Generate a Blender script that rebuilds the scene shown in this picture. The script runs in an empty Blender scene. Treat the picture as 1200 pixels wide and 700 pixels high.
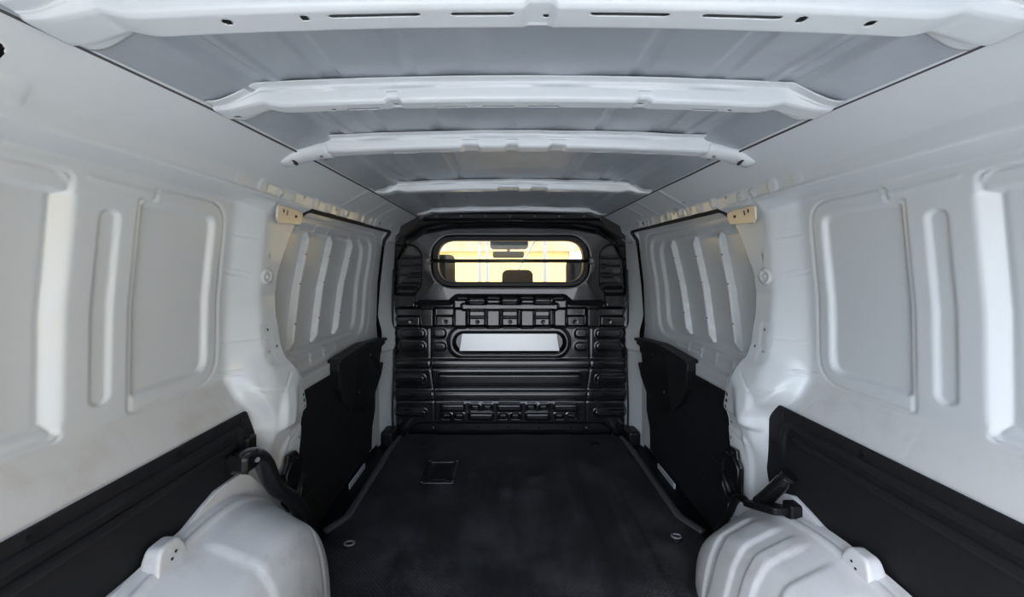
import bpy, math, random
import numpy as np
from mathutils import Vector, Matrix
random.seed(7); np.random.seed(7)
SC = bpy.context.scene
COL = SC.collection
PI = math.pi
# ------------------------------------------------------------------ camera
CAMX, CAMZ = -0.034, 0.92
cam = bpy.data.cameras.new('camera'); cam.lens = 36*450/1200; cam.sensor_width = 36
cam.shift_x = 0.0075; cam.shift_y = -32/1200; cam.clip_start = 0.01
camo = bpy.data.objects.new('camera', cam); COL.objects.link(camo)
camo.location = (CAMX, 0, CAMZ); camo.rotation_euler = (PI/2, 0, 0)
SC.camera = camo
# ------------------------------------------------------------------ sky, sun, exposure
SUN_EL, SUN_AZ = math.radians(58), math.radians(215)     # azimuth measured from +Y towards +X
w = bpy.data.worlds.new('sky'); SC.world = w; w.use_nodes = True
nt = w.node_tree; nt.nodes.clear()
sk = nt.nodes.new('ShaderNodeTexSky'); sk.sky_type = 'NISHITA'; sk.sun_disc = False
sk.sun_elevation = SUN_EL; sk.sun_rotation = SUN_AZ; sk.air_density = 1.0; sk.dust_density = 3.5; sk.ozone_density = 1.0
bg = nt.nodes.new('ShaderNodeBackground'); bg.inputs[1].default_value = 0.30
wo = nt.nodes.new('ShaderNodeOutputWorld')
nt.links.new(sk.outputs[0], bg.inputs[0]); nt.links.new(bg.outputs[0], wo.inputs[0])
sl = bpy.data.lights.new('sun', 'SUN'); sl.energy = 4.0; sl.angle = 0.01; sl.color = (1, .93, .82)
so = bpy.data.objects.new('sun', sl); COL.objects.link(so)
sd_ = Vector((math.sin(SUN_AZ)*math.cos(SUN_EL), math.cos(SUN_AZ)*math.cos(SUN_EL), math.sin(SUN_EL)))
so.rotation_euler = sd_.to_track_quat('Z', 'Y').to_euler(); so.location = (0, -3, 6)
SC.view_settings.view_transform = 'Standard'; SC.view_settings.look = 'None'
SC.view_settings.exposure = 1.35; SC.view_settings.gamma = 1; SC.view_settings.use_curve_mapping = False

# ------------------------------------------------------------------ materials
def mat(name, col, rough=.5, metal=0, coat=0, bump=None, spots=None, spec=.5):
    m = bpy.data.materials.new(name); m.use_nodes = True
    n = m.node_tree.nodes; l = m.node_tree.links; b = n['Principled BSDF']
    b.inputs['Base Color'].default_value = (*col, 1); b.inputs['Roughness'].default_value = rough
    b.inputs['Metallic'].default_value = metal; b.inputs['Coat Weight'].default_value = coat
    b.inputs['Coat Roughness'].default_value = .12
    b.inputs['Specular IOR Level'].default_value = spec
    tc = n.new('ShaderNodeTexCoord')
    if bump:
        scale, strength, dist = bump
        t = n.new('ShaderNodeTexNoise'); t.inputs['Scale'].default_value = scale; t.inputs['Detail'].default_value = 3
        l.new(tc.outputs['Object'], t.inputs['Vector'])
        bp = n.new('ShaderNodeBump'); bp.inputs['Strength'].default_value = strength; bp.inputs['Distance'].default_value = dist
        l.new(t.outputs['Fac'], bp.inputs['Height']); l.new(bp.outputs['Normal'], b.inputs['Normal'])
    if spots:
        col2, scale, lo, hi = spots
        t = n.new('ShaderNodeTexNoise'); t.inputs['Scale'].default_value = scale; t.inputs['Detail'].default_value = 8
        t.inputs['Roughness'].default_value = .65
        l.new(tc.outputs['Object'], t.inputs['Vector'])
        r = n.new('ShaderNodeValToRGB'); r.color_ramp.elements[0].position = lo; r.color_ramp.elements[1].position = hi
        r.color_ramp.elements[0].color = (*col, 1); r.color_ramp.elements[1].color = (*col2, 1)
        l.new(t.outputs['Fac'], r.inputs['Fac']); l.new(r.outputs['Color'], b.inputs['Base Color'])
    return m
WHITE = mat('white_paint', (.555, .595, .615), .28, 0, .3)
DUSTY = mat('dusty_white_paint', (.55, .57, .575), .42, 0, .1, None, ((.47, .455, .43), 9, .5, .78))
ARCHW = mat('worn_white_paint', (.60, .63, .65), .34, 0, .2, None, ((.44, .445, .45), 11, .5, .8))
ROOFM = mat('thin_grey_primer', (.36, .40, .44), .38, .25, .1, None, ((.43, .47, .51), 4, .45, .65))
BEIGE = mat('beige_zinc', (.66, .61, .52), .35, .3)
BULK = mat('black_painted_steel', (.008, .0085, .010), .17, .0, 1.0, None, spec=.5)
BLACK = mat('black_plastic', (.005, .0053, .0065), .45, 0, 0, (420, .2, .002), spec=.35)
GLOSSB = mat('glossy_black_plastic', (.008, .008, .009), .25, 0, .2, (40, .05, .003))
LINER = mat('black_hardboard', (.0055, .006, .008), .72, 0, 0, (600, .3, .002), ((.012, .012, .014), 60, .55, .8), spec=.35)
SEALM = mat('black_rubber', (.012, .012, .012), .6)
STEEL = mat('bolt_steel', (.55, .56, .57), .3, .9)
SILVER = mat('silver_plate', (.42, .44, .46), .32, .8)
DARKGAP = mat('dark_sealer', (.06, .06, .065), .7)
OCHRE = mat('ochre_plaster', (.68, .49, .17), .9, 0, 0, (20, .2, .01), ((.62, .45, .16), 2, .4, .7))
BROWN = mat('brown_board', (.33, .20, .11), .85, 0, 0, None, ((.48, .34, .22), 3, .4, .6))
CONC = mat('concrete', (.40, .43, .46), .9, 0, 0, (8, .2, .02), ((.34, .365, .39), 1.5, .4, .7))
GREYM = mat('grey_frame_metal', (.22, .225, .24), .45, .3)
FABRIC = mat('dark_seat_fabric', (.05, .05, .055), .85, 0, 0, (200, .3, .003))
VISOR = mat('blue_grey_visor', (.16, .18, .24), .4)
PALE = mat('pale_sheet', (.62, .66, .74), .7)
MIRM = mat('mirror_back_plastic', (.07, .07, .075), .5)
def rubber():
    m = mat('dimpled_black_rubber', (.016, .018, .021), .5, spec=.35)
    n = m.node_tree.nodes; l = m.node_tree.links; b = n['Principled BSDF']
    tc = n.new('ShaderNodeTexCoord'); mp = n.new('ShaderNodeMapping'); mp.inputs['Scale'].default_value = (110, 110, 0)
    mp.inputs['Rotation'].default_value = (0, 0, PI/4)
    l.new(tc.outputs['Object'], mp.inputs['Vector'])
    v = n.new('ShaderNodeTexVoronoi'); v.inputs['Scale'].default_value = 1; v.inputs['Randomness'].default_value = 0
    l.new(mp.outputs['Vector'], v.inputs['Vector'])
    bp = n.new('ShaderNodeBump'); bp.inputs['Strength'].default_value = .8; bp.inputs['Distance'].default_value = .003; bp.invert = True
    l.new(v.outputs['Distance'], bp.inputs['Height']); l.new(bp.outputs['Normal'], b.inputs['Normal'])
    t = n.new('ShaderNodeTexNoise'); t.inputs['Scale'].default_value = 5; t.inputs['Detail'].default_value = 9; t.inputs['Roughness'].default_value = .7
    l.new(tc.outputs['Object'], t.inputs['Vector'])
    r = n.new('ShaderNodeValToRGB'); r.color_ramp.elements[0].position = .45; r.color_ramp.elements[1].position = .8
    r.color_ramp.elements[0].color = (.012, .0135, .016, 1); r.color_ramp.elements[1].color = (.06, .064, .07, 1)
    l.new(t.outputs['Fac'], r.inputs['Fac']); l.new(r.outputs['Color'], b.inputs['Base Color'])
    mr = n.new('ShaderNodeMapRange'); mr.inputs['To Min'].default_value = .38; mr.inputs['To Max'].default_value = .75
    l.new(t.outputs['Fac'], mr.inputs['Value']); l.new(mr.outputs['Result'], b.inputs['Roughness'])
    return m
RUBBER = rubber()
def glassmat():
    m = bpy.data.materials.new('clear_glass'); m.use_nodes = True
    n = m.node_tree.nodes; l = m.node_tree.links; n.clear()
    o = n.new('ShaderNodeOutputMaterial'); mx = n.new('ShaderNodeMixShader'); tr = n.new('ShaderNodeBsdfTransparent'); gl = n.new('ShaderNodeBsdfGlossy')
    tr.inputs[0].default_value = (.93, .95, .94, 1); gl.inputs['Roughness'].default_value = .02
    fr = n.new('ShaderNodeFresnel'); fr.inputs['IOR'].default_value = 1.45
    l.new(fr.outputs[0], mx.inputs[0]); l.new(tr.outputs[0], mx.inputs[1]); l.new(gl.outputs[0], mx.inputs[2]); l.new(mx.outputs[0], o.inputs[0])
    return m
GLASS = glassmat()

# ------------------------------------------------------------------ object helpers
def tag(o, label=None, cat=None, group=None, kind=None):
    if label: o['label'] = label
    if cat: o['category'] = cat
    if group: o['group'] = group
    if kind: o['kind'] = kind
    return o
def empty(name, loc=(0, 0, 0)):
    o = bpy.data.objects.new(name, None); COL.objects.link(o); o.location = loc; o.empty_display_size = .05
    return o
def mesh_obj(name, V, F, m, parent=None, smooth=True):
    me = bpy.data.meshes.new(name)
    V = np.asarray(V, dtype=np.float32).reshape(-1, 3)
    if isinstance(F, np.ndarray) and F.ndim == 2:
        k = F.shape[1]; me.vertices.add(len(V)); me.vertices.foreach_set('co', V.ravel())
        me.loops.add(F.size); me.loops.foreach_set('vertex_index', F.ravel().astype(np.int32))
        me.polygons.add(len(F)); me.polygons.foreach_set('loop_start', np.arange(0, F.size, k, dtype=np.int32))
        me.update(calc_edges=True)
    else:
        me.from_pydata(V.tolist(), [], [list(map(int, f)) for f in F]); me.update()
    me.materials.append(m)
    if smooth: me.polygons.foreach_set('use_smooth', np.ones(len(me.polygons), dtype=bool)); me.update()
    o = bpy.data.objects.new(name, me); COL.objects.link(o)
    if parent is not None:
        o.parent = parent
        if parent.type == 'EMPTY': o.matrix_parent_inverse = Matrix.Translation(-Vector(parent.location))
    return o
def bevel(o, wdt=.004, seg=2, ang=35):
    b = o.modifiers.new('bevel', 'BEVEL'); b.width = wdt; b.segments = seg; b.limit_method = 'ANGLE'; b.angle_limit = math.radians(ang)
    return o
class MB:
    def __init__(s): s.V = []; s.F = []
    def add(s, V, F):
        k = len(s.V); s.V += [tuple(v) for v in V]; s.F += [[i+k for i in f] for f in F]
    def box(s, x0, x1, y0, y1, z0, z1):
        s.add([(x, y, z) for x in (x0, x1) for y in (y0, y1) for z in (z0, z1)],
              [[0, 1, 3, 2], [4, 6, 7, 5], [0, 4, 5, 1], [2, 3, 7, 6], [0, 2, 6, 4], [1, 5, 7, 3]]); return s
    def cyl(s, c, ax, r, h, n=12, r2=None):
        ax = Vector(ax).normalized(); a = ax.orthogonal().normalized(); b = ax.cross(a); c = Vector(c); r2 = r if r2 is None else r2
        V = []
        for k, (d, rr) in enumerate(((0, r), (h, r2))):
            for i in range(n):
                t = 2*PI*i/n; V.append(c+ax*d+a*rr*math.cos(t)+b*rr*math.sin(t))
        F = [[i, (i+1) % n, n+(i+1) % n, n+i] for i in range(n)] + [list(range(n))[::-1], list(range(n, 2*n))]
        s.add(V, F); return s
    def tube(s, pts, r, n=8, closed=False, flat=None):
        pts = [Vector(p) for p in pts]; N = len(pts); V = []; F = []
        ref = None
        for i, p in enumerate(pts):
            if closed: t = pts[(i+1) % N]-pts[i-1]
            else: t = pts[min(i+1, N-1)]-pts[max(i-1, 0)]
            t.normalize()
            if ref is None: ref = t.orthogonal().normalized() if flat is None else Vector(flat)
            ref = (ref - t*ref.dot(t)).normalized(); b = t.cross(ref)
            rr = r[min(i, len(r)-1)] if isinstance(r, list) else r
            ra, rb = rr if isinstance(rr, tuple) else (rr, rr)
            for k in range(n):
                a = 2*PI*(k+.5)/n; V.append(p+ref*ra*math.cos(a)+b*rb*math.sin(a))
        m = N if closed else N-1
        for i in range(m):
            for k in range(n):
                F.append([i*n+k, i*n+(k+1) % n, ((i+1) % N)*n+(k+1) % n, ((i+1) % N)*n+k])
        if not closed: F += [list(range(n))[::-1], list(range((N-1)*n, N*n))]
        s.add(V, F); return s
    def prism(s, poly, fn, d0, d1):      # poly of (u,v); fn(u,v,d) -> xyz
        n = len(poly); V = [fn(u, v, d0) for u, v in poly]+[fn(u, v, d1) for u, v in poly]
        s.add(V, [[i, (i+1) % n, n+(i+1) % n, n+i] for i in range(n)]+[list(range(n))[::-1], list(range(n, 2*n))]); return s
    def build(s, name, m, parent=None, smooth=False): return mesh_obj(name, s.V, s.F, m, parent, smooth)
def studs(name, specs, m, parent):         # specs: (centre, axis, radius, height, sides): one small object each
    for (c, ax, r, h, n) in specs: MB().cyl(c, ax, r, h, n).build(name, m, parent)
def catmull(P, n=6):
    P = [Vector(p) for p in P]; Q = [P[0]*2-P[1]]+P+[P[-1]*2-P[-2]]; out = []
    for i in range(1, len(Q)-2):
        for k in range(n):
            t = k/n; a, b, c, d = Q[i-1], Q[i], Q[i+1], Q[i+2]
            out.append(.5*((2*b)+(c-a)*t+(2*a-5*b+4*c-d)*t*t+(3*b-a-3*c+d)*t**3))
    return out+[P[-1]]
def rpoly(P, r, n=5):                   # round the corners of a polygon; r may be a list
    out = []; N = len(P)
    for i in range(N):
        p = np.array(P[i], float); a = np.array(P[i-1], float)-p; b = np.array(P[(i+1) % N], float)-p
        la, lb = np.linalg.norm(a), np.linalg.norm(b); a /= la; b /= lb
        rr = r[min(i, len(r)-1)] if isinstance(r, list) else r
        ang = math.acos(max(-1, min(1, float(a@b)))); t = min(rr/max(math.tan(ang/2), 1e-3), .48*la, .48*lb)
        for k in range(n+1):
            q = k/n; out.append(tuple(((1-q)**2)*(p+a*t)+2*q*(1-q)*p+q*q*(p+b*t)))
    return out
# ------------------------------------------------------------------ relief helpers (numpy)
def sdpoly(x, y, P):
    P = np.asarray(P, float); d = np.full(x.shape, 1e9); s = np.ones(x.shape); N = len(P)
    for i in range(N):
        a = P[i]; b = P[i-1]; e = b-a; wx = x-a[0]; wy = y-a[1]
        t = np.clip((wx*e[0]+wy*e[1])/max(e@e, 1e-12), 0, 1)
        d = np.minimum(d, (wx-e[0]*t)**2+(wy-e[1]*t)**2)
        c1 = y >= a[1]; c2 = y < b[1]; c3 = e[0]*wy > e[1]*wx
        f = (c1 & c2 & c3) | (~c1 & ~c2 & ~c3); s = np.where(f, -s, s)
    return s*np.sqrt(d)
def sdbox(x, y, x0, x1, y0, y1, r=0):
    qx = np.abs(x-(x0+x1)/2)-(x1-x0)/2+r; qy = np.abs(y-(y0+y1)/2)-(y1-y0)/2+r
    return np.hypot(np.maximum(qx, 0), np.maximum(qy, 0))+np.minimum(np.maximum(qx, qy), 0)-r
def sdseg(x, y, a, b):
    ex, ey = b[0]-a[0], b[1]-a[1]; t = np.clip(((x-a[0])*ex+(y-a[1])*ey)/(ex*ex+ey*ey), 0, 1)
    return np.hypot(x-a[0]-ex*t, y-a[1]-ey*t)
def S(sd, wd):                           # 1 inside, 0 outside, soft over wd
    t = np.clip((wd/2-sd)/wd, 0, 1); return t*t*(3-2*t)
def G(sd, wd): return np.exp(-(sd/wd)**2)
def sm(x, a, b): t = np.clip((x-a)/(b-a), 0, 1); return t*t*(3-2*t)
def gsmooth(A, n, axis):
    for _ in range(n):
        B = A.copy(); sl = [slice(None)]*A.ndim
        def s_(k): q = list(sl); q[axis] = k; return tuple(q)
        B[s_(slice(1, -1))] = .25*A[s_(slice(0, -2))]+.5*A[s_(slice(1, -1))]+.25*A[s_(slice(2, None))]; A = B
    return A
def normals(P):
    du = np.gradient(P, axis=0); dv = np.gradient(P, axis=1); n = np.cross(du, dv)
    return n/np.maximum(np.linalg.norm(n, axis=2, keepdims=True), 1e-9)
def grid_faces(nu, nv):
    i = np.arange(nu-1)[:, None]*nv+np.arange(nv-1)[None, :]
    return np.stack([i, i+nv, i+nv+1, i+1], axis=2)
def split_grid(P, lab, keep, names, parent, flip=False):
    """P (nu,nv,3); lab (nu-1,nv-1) int per face; keep bool per face; names {lab:(name, material)}"""
    nu, nv, _ = P.shape; Fc = grid_faces(nu, nv); Nn = None
    if len(names) > 1:                      # shade neighbouring parts of one sheet as one sheet
        Nn = normals(P).reshape(-1, 3)*(-1 if flip else 1)
    if flip: Fc = Fc[:, :, ::-1]
    Pf = P.reshape(-1, 3); out = {}
    for k, (nm, m) in names.items():
        f = Fc[keep & (lab == k)]
        if not len(f): continue
        used, inv = np.unique(f.ravel(), return_inverse=True)
        out[k] = mesh_obj(nm, Pf[used], inv.reshape(f.shape), m, parent)
        if Nn is not None: out[k].data.normals_split_custom_set_from_vertices(Nn[used].tolist())
    return out
def cut(U, V, sdfs, keep, Pu, Pv):
    """remove the inside of each sdf from a grid and pull its rim onto the outline; U,V param grids; returns keep and moved U,V"""
    for sdf in sdfs:
        d = sdf(U, V); c = .25*(d[:-1, :-1]+d[1:, :-1]+d[:-1, 1:]+d[1:, 1:]); keep &= c > 0
        e = 1e-4; gx = (sdf(U+e, V)-d)/e; gy = (sdf(U, V+e)-d)/e
        near = (d < 0) & (d > -.008)
        Pu -= np.where(near, d*gx, 0); Pv -= np.where(near, d*gy, 0)
    return keep

# ================================================================== SIDE WALLS
ST = {  # station Y: points (X, z) from floor to roof groove
 -0.05: [(.72, -.03), (.72, .55), (.77, .635), (.768, .85), (.742, 1.104), (.678, 1.1165), (.635, 1.212), (.59, 1.225)],
 0.44: [(.72, -.03), (.72, .55), (.77, .635), (.768, .85), (.742, 1.104), (.674, 1.117), (.606, 1.217), (.57, 1.23)],
 0.70: [(.72, -.03), (.72, .55), (.77, .635), (.766, .85), (.742, 1.105), (.670, 1.118), (.570, 1.217), (.535, 1.23)],
 1.005: [(.72, -.03), (.72, .55), (.768, .635), (.764, .85), (.738, 1.105), (.664, 1.119), (.546, 1.220), (.51, 1.232)],
 1.078: [(.70, -.03), (.695, .50), (.70, .635), (.722, .85), (.702, 1.085), (.664, 1.120), (.542, 1.220), (.51, 1.232)],
 1.20: [(.70, -.03), (.690, .50), (.69, .635), (.718, .85), (.696, 1.085), (.660, 1.120), (.538, 1.221), (.50, 1.233)],
 1.45: [(.70, -.03), (.690, .50), (.70, .635), (.714, .85), (.690, 1.085), (.652, 1.122), (.525, 1.223), (.49, 1.235)],
 2.00: [(.715, -.03), (.715, .50), (.713, .635), (.705, .85), (.680, 1.085), (.630, 1.132), (.514, 1.225), (.48, 1.237)],
 2.075: [(.722, -.03), (.722, .50), (.72, .635), (.702, .85), (.675, 1.085), (.625, 1.134), (.513, 1.225), (.475, 1.237)],
 2.22: [(.655, -.03), (.655, .50), (.66, .635), (.675, .85), (.665, 1.085), (.610, 1.138), (.510, 1.225), (.47, 1.237)]}
SEG = [150, 26, 60, 68, 22, 16, 30, 8]
YG = np.concatenate([np.arange(-.05, .41, .0125), np.arange(.41, 1.32, .0031), np.arange(1.32, 2.2201, .0065)])
APER = rpoly([(1.232, 1.119), (2.065, 1.131), (2.075, -.2), (1.285, -.2), (1.285, .02), (1.222, .24), (1.222, .50), (1.205, .545), (1.148, .665), (1.142, .80), (1.150, .92), (1.20, 1.04), (1.222, 1.075)],
             [.035, .07, .01, .01, .05, .04, .03, .05, .05, .1, .1, .06, .03])
BLANK_A = rpoly([(.785, 1.092), (.975, 1.092), (.978, .64), (.752, .64), (.752, 1.062), (.783, 1.062)], [.02, .06, .07, .012, .008, .006])
BLANK_AI = rpoly([(.760, 1.052), (.942, 1.056), (.942, .674), (.760, .674)], [.006, .03, .035, .008])
BLANK_D = rpoly([(.2, 1.083), (.632, 1.083), (.632, 1.052), (.620, 1.046), (.622, .668), (.640, .640), (.2, .640)], [.01, .035, .01, .01, .012, .01, .01])
def side_base(s):
    ys = sorted(ST); A = np.array([ST[y] for y in ys])
    i_ = ys.index(1.078); A[i_, 0, 0] = .712; A[i_, 1, 0] = .712 if s < 0 else .717
    j_ = ys.index(1.20)
    A[:, 7, 0] = A[:, 6, 0]-.008; A[:, 7, 1] = A[:, 6, 1]+.006
    A = np.insert(A, 6, A[:, 5]+np.array([-.010, .036]), axis=1)
    K = A.shape[1]; C = np.zeros((len(YG), K, 2))
    for k in range(K):
        for c in range(2):
            C[:, k, c] = np.interp(YG, ys, A[:, k, c])
    rows = []
    for i, n in enumerate(SEG):
        t = np.linspace(0, 1, n, endpoint=(i == len(SEG)-1))[None, :, None]
        rows.append(C[:, i, None]*(1-t)+C[:, i+1, None]*t)
    P = np.concatenate(rows, 1)
    P = gsmooth(P, 4, 1)
    fine = (YG > .5) & (YG < 1.25)
    P2 = gsmooth(P, 14, 0); P[fine] = P2[fine]
    Y = np.repeat(YG[:, None], P.shape[1], 1)
    return Y, P[:, :, 0], P[:, :, 1]
def build_wall(s, name, root):
    Y, X, Z = side_base(s)
    h = np.zeros_like(Y)                # displacement towards the cabin (+) / outwards (-)
    inw = sm(Z, .655, .675)*(1-sm(Z, 1.045, 1.053))
    # fixed window blanks
    dA = sdpoly(Y, Z, BLANK_A); dAi = sdpoly(Y, Z, BLANK_AI); dD = sdpoly(Y, Z, BLANK_D)
    h += -.0045*G(dA, .0026)
    h += -.011*S(dAi, .013)
    h += -.0045*G(dD, .0026)
    h += -.004*S(sdbox(Y, Z, -.3, .632, 1.0, 1.083, .03), .005)*(1-inw)*(Z > .9)-.008*S(sdbox(Y, Z, -.3, .632, .645, .72, .01), .006)*(1-inw)*(Z < .9)
    dDi = sdbox(Y, Z, -.3, .628, .668, 1.052, .008)
    h += -(.003+.015*sm(Y, .42, .60))*S(Y-.630, .026)*inw - .0025*G(sdbox(Y, Z, -.3, .616, .668, 1.050, .008), .0025)
    h += -.006*S(sdbox(Y, Z, .682, .714, .677, 1.032, .0158), .007)
    h += .002*G(sdseg(Y, Z, (.66, 1.082), (.79, 1.076)), .004)
    # frame around blank A: pillar side shoulder
    h += .004*S(sdbox(Y, Z, .984, 1.03, .64, 1.12, .02), .012)*0
    # pillar seams
    for (a, b, k) in (((1.008, 1.018), (1.062, 1.012), -.0025), ((1.0, .925), (1.045, .915), .003), ((1.0, .917), (1.045, .907), -.003),
                      ((1.0, .735), (1.09, .733), -.0025), ((.985, .655), (1.03, .653), .0035), ((.985, .648), (1.03, .646), -.0025)):
        h += k*G(sdseg(Y, Z, a, b), .0024)
    # pillar front plate: embosses and striker pad
    h += -.0014*S(sdbox(Y, Z, 1.075, 1.115, .70, .775, .012), .005)
    h += -.0014*S(sdbox(Y, Z, 1.078, 1.112, .655, .70, .014), .005)
    dk = np.hypot(Y-1.105, (Z-.905)); h += .006*S(dk-.021, .006)-.005*S(dk-.015, .005)+.004*S(dk-.006, .004)
    h += -.004*G(sdseg(Y, Z, (1.08, 1.13), (1.095, 1.10)), .006)
    # knee bulge at the foot of the pillar
    ks = .035 if s < 0 else .075
    kb = sm(Y, 1.0+ks*sm(.60-Z, .0, .1), 1.055+ks*sm(.60-Z, .0, .1))*(1-.35*sm(Y, 1.16, 1.225))*(1-sm(Z, .58, .70))*sm(Z, .34, .50)
    h += .040*kb
    h += .016*sm(Y, 1.085, 1.11)*(1-sm(Y, 1.135, 1.175))*(1-sm(Z, .52, .62))*sm(Z, .455, .475)
    h += -.003*G(sdseg(Y, Z, (1.04, .60), (1.10, .585)), .003) - .003*G(sdseg(Y, Z, (1.10, .585), (1.14, .62)), .003)
    h += -.010*sm(Y, 1.15, 1.165)*(1-sm(Z, .47, .49))*sm(Z, .36, .45)
    h += -.0025*G(sdseg(Y, Z, (1.12, .39), (1.22, .42)), .0025)
    h += .006*S(sdbox(Y, Z, 1.14, 1.4, -.1, .43, .03), .02)
    # shoulder ledge scuffs stay flat; dents
    h += -.0006*G(sdseg(Y, Z, (.73, .565), (.73, .62)), .003) - .0006*G(sdseg(Y, Z, (.98, .565), (.95, .615)), .003)
    # roof rail embosses
    rail = sm(Z, 1.122, 1.130)
    for (y0, y1, z0, z1) in ((.47, .505, 1.135, 1.165), (.895, .925, 1.128, 1.155), (.975, 1.008, 1.126, 1.156), (1.06, 1.085, 1.126, 1.150), (1.11, 1.14, 1.126, 1.15), (1.24, 1.275, 1.126, 1.156), (1.33, 1.36, 1.126, 1.156),
                             (1.46, 1.50, 1.13, 1.165), (1.56, 1.60, 1.13, 1.165), (1.72, 1.755, 1.135, 1.175), (1.80, 1.83, 1.135, 1.175), (1.87, 1.90, 1.135, 1.175), (1.985, 2.02, 1.14, 1.178)):
        h += (.0015 if y0 < .95 else .003)*S(sdbox(Y, Z, y0, y1, z0, z1, .012), .006)*rail
    h += .0035*G(sdseg(X, Z, (.666, 1.119), (.664, 1.122)), .004)*(Y < 1.5)
    for y in (1.42, 1.65, 1.78): h += .004*G(Y-y, .006)*rail
    h = gsmooth(h, 1, 0)
    P = np.stack([X*s, Y, Z], 2)
    N = normals(P); 
    toward = np.where(N[:, :, 0]*s < 0, 1, -1)[:, :, None]
    N = N*toward
    P = P+N*h[:, :, None]
    keep = np.ones((P.shape[0]-1, P.shape[1]-1), bool)
    cuts = [lambda y, z: sdpoly(y, z, APER)]
    def hole(cy, cz, r): cuts.append(lambda y, z: np.hypot(y-cy, z-cz)-r)
    def slot(y0, y1, z0, z1): cuts.append(lambda y, z: sdbox(y, z, y0, y1, z0, z1, .0012))
    hole(1.10, .752, .0036); hole(1.098, .69, .0036); hole(1.130, .70, .0036); hole(1.085, .80, .002); slot(1.105, 1.110, .955, .972)
    hole(1.20, .535, .005); hole(1.205, .515, .005); hole(1.21, .495, .0045); hole(1.212, .445, .004); hole(1.215, .395, .004)
    hole(1.2, .15, .005); hole(1.235, .12, .005); hole(1.19, .11, .004)
    hole(1.19, 1.148, .004); hole(1.40, 1.145, .005); hole(1.40, 1.17, .004); hole(1.53, 1.15, .005); hole(1.84, 1.15, .006); hole(.452, 1.180, .010)
    Pu = P[:, :, 1].copy(); Pv = P[:, :, 2].copy(); U0 = Y; V0 = Z
    keep = cut(U0, V0, cuts, keep, Pu, Pv); P[:, :, 1] = Pu; P[:, :, 2] = Pv
    yc = .25*(Y[:-1, :-1]+Y[1:, :-1]+Y[:-1, 1:]+Y[1:, 1:]); zc = .25*(Z[:-1, :-1]+Z[1:, :-1]+Z[:-1, 1:]+Z[1:, 1:])
    lab = np.zeros(yc.shape, int)
    lab[zc > .55] = 5; lab[zc > .638] = 0
    lab[(yc > 1.0)] = 1
    lab[(yc > 1.6)] = 6
    lab[zc > 1.119+.01*sm(yc, 1.4, 2)] = 2
    lab[(sdpoly(yc, zc, BLANK_A) < 0)] = 3; lab[(sdpoly(yc, zc, BLANK_D) < 0)] = 4
    split_grid(P, lab, keep, {0: ('quarter_panel', WHITE), 1: ('door_pillar', WHITE), 2: ('roof_rail', WHITE), 3: ('window_blank', WHITE),
                              4: ('window_blank', WHITE), 5: ('waist_ledge', DUSTY), 6: ('front_pillar', WHITE)}, root, flip=(s > 0))
    # turned-in edge of the door opening
    def xat(y, z):
        i = min(range(len(YG)), key=lambda k: abs(YG[k]-y)); j = int(np.argmin(np.abs(Z[i]-z))); return P[i, j, 0]*s
    rim = [p for p in APER if p[1] > -.05]
    i0 = max(range(len(rim)), key=lambda k: math.dist(rim[k], rim[k-1])); rim = rim[i0:]+rim[:i0]
    dens = []
    for a, b in zip(rim[:-1], rim[1:]):
        n = max(1, int(math.dist(a, b)/.02))
        dens += [(a[0]+(b[0]-a[0])*k/n, a[1]+(b[1]-a[1])*k/n) for k in range(n)]
    dens.append(rim[-1]); xs = [xat(y, z) for y, z in dens]
    V = [(s*x, y, z) for x, (y, z) in zip(xs, dens)]+[(s*(x+.035), y, z) for x, (y, z) in zip(xs, dens)]
    n = len(dens); mesh_obj('opening_flange', V, [[i, i+1, n+i+1, n+i] for i in range(n-1)], WHITE, root)
    # rubber door seal, fat along the top and the front, thin behind
    pts = [(s*(x+.006), y, z) for x, (y, z) in zip(xs, dens)]
    rr = [(.0095 if (z > 1.09 or y > 1.9) else .004) for (y, z) in dens]
    mb = MB().tube(pts, rr, 8); mb.build('door_seal', SEALM, root, True)
    # outer body sheet that closes the cavity
    mb = MB().box(.86, .87, -.05, 2.9, -.15, 1.34)
    if s < 0: mb.V = [(-x, y, z) for x, y, z in mb.V]; mb.F = [f[::-1] for f in mb.F]
    mb.build('outer_body_sheet', WHITE, root)
    mb = MB().box(.71, .86, -.055, -.045, -.15, 1.34); mb.box(.58, .71, -.055, -.045, 1.2, 1.34)
    if s < 0: mb.V = [(-x, y, z) for x, y, z in mb.V]; mb.F = [f[::-1] for f in mb.F]
    mb.build('rear_frame_post', WHITE, root)
    # zinc bracket plate at the top of the pillar
    pl = rpoly([(1.082, 1.108), (1.185, 1.108), (1.222, 1.102), (1.212, 1.066), (1.10, 1.058), (1.086, 1.07)], .01)
    fx = lambda u, v, d: (s*(.677+(1.11-v)*.14-d), u, v)
    o = MB().prism(pl, fx, 0, .006).build('bracket_plate', BEIGE, root); bevel(o, .0015, 1)
    for (u, v, a, b) in ((1.113, 1.095, .003, .005), (1.132, 1.092, .002, .007), (1.180, 1.088, .006, .004)):
        MB().prism([(u-a, v-b), (u+a, v-b), (u+a, v+b), (u-a, v+b)], fx, .0061, .0066).build('bracket_slot', SEALM, o)
    return root
wall_left = tag(empty('wall_left', (-.74, 1.0, 0)), 'white painted van side wall with blanked windows, on the left', 'wall', kind='structure')
wall_right = tag(empty('wall_right', (.74, 1.0, 0)), 'white painted van side wall with blanked windows, on the right', 'wall', kind='structure')
build_wall(-1, 'wall_left', wall_left); build_wall(1, 'wall_right', wall_right)

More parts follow.
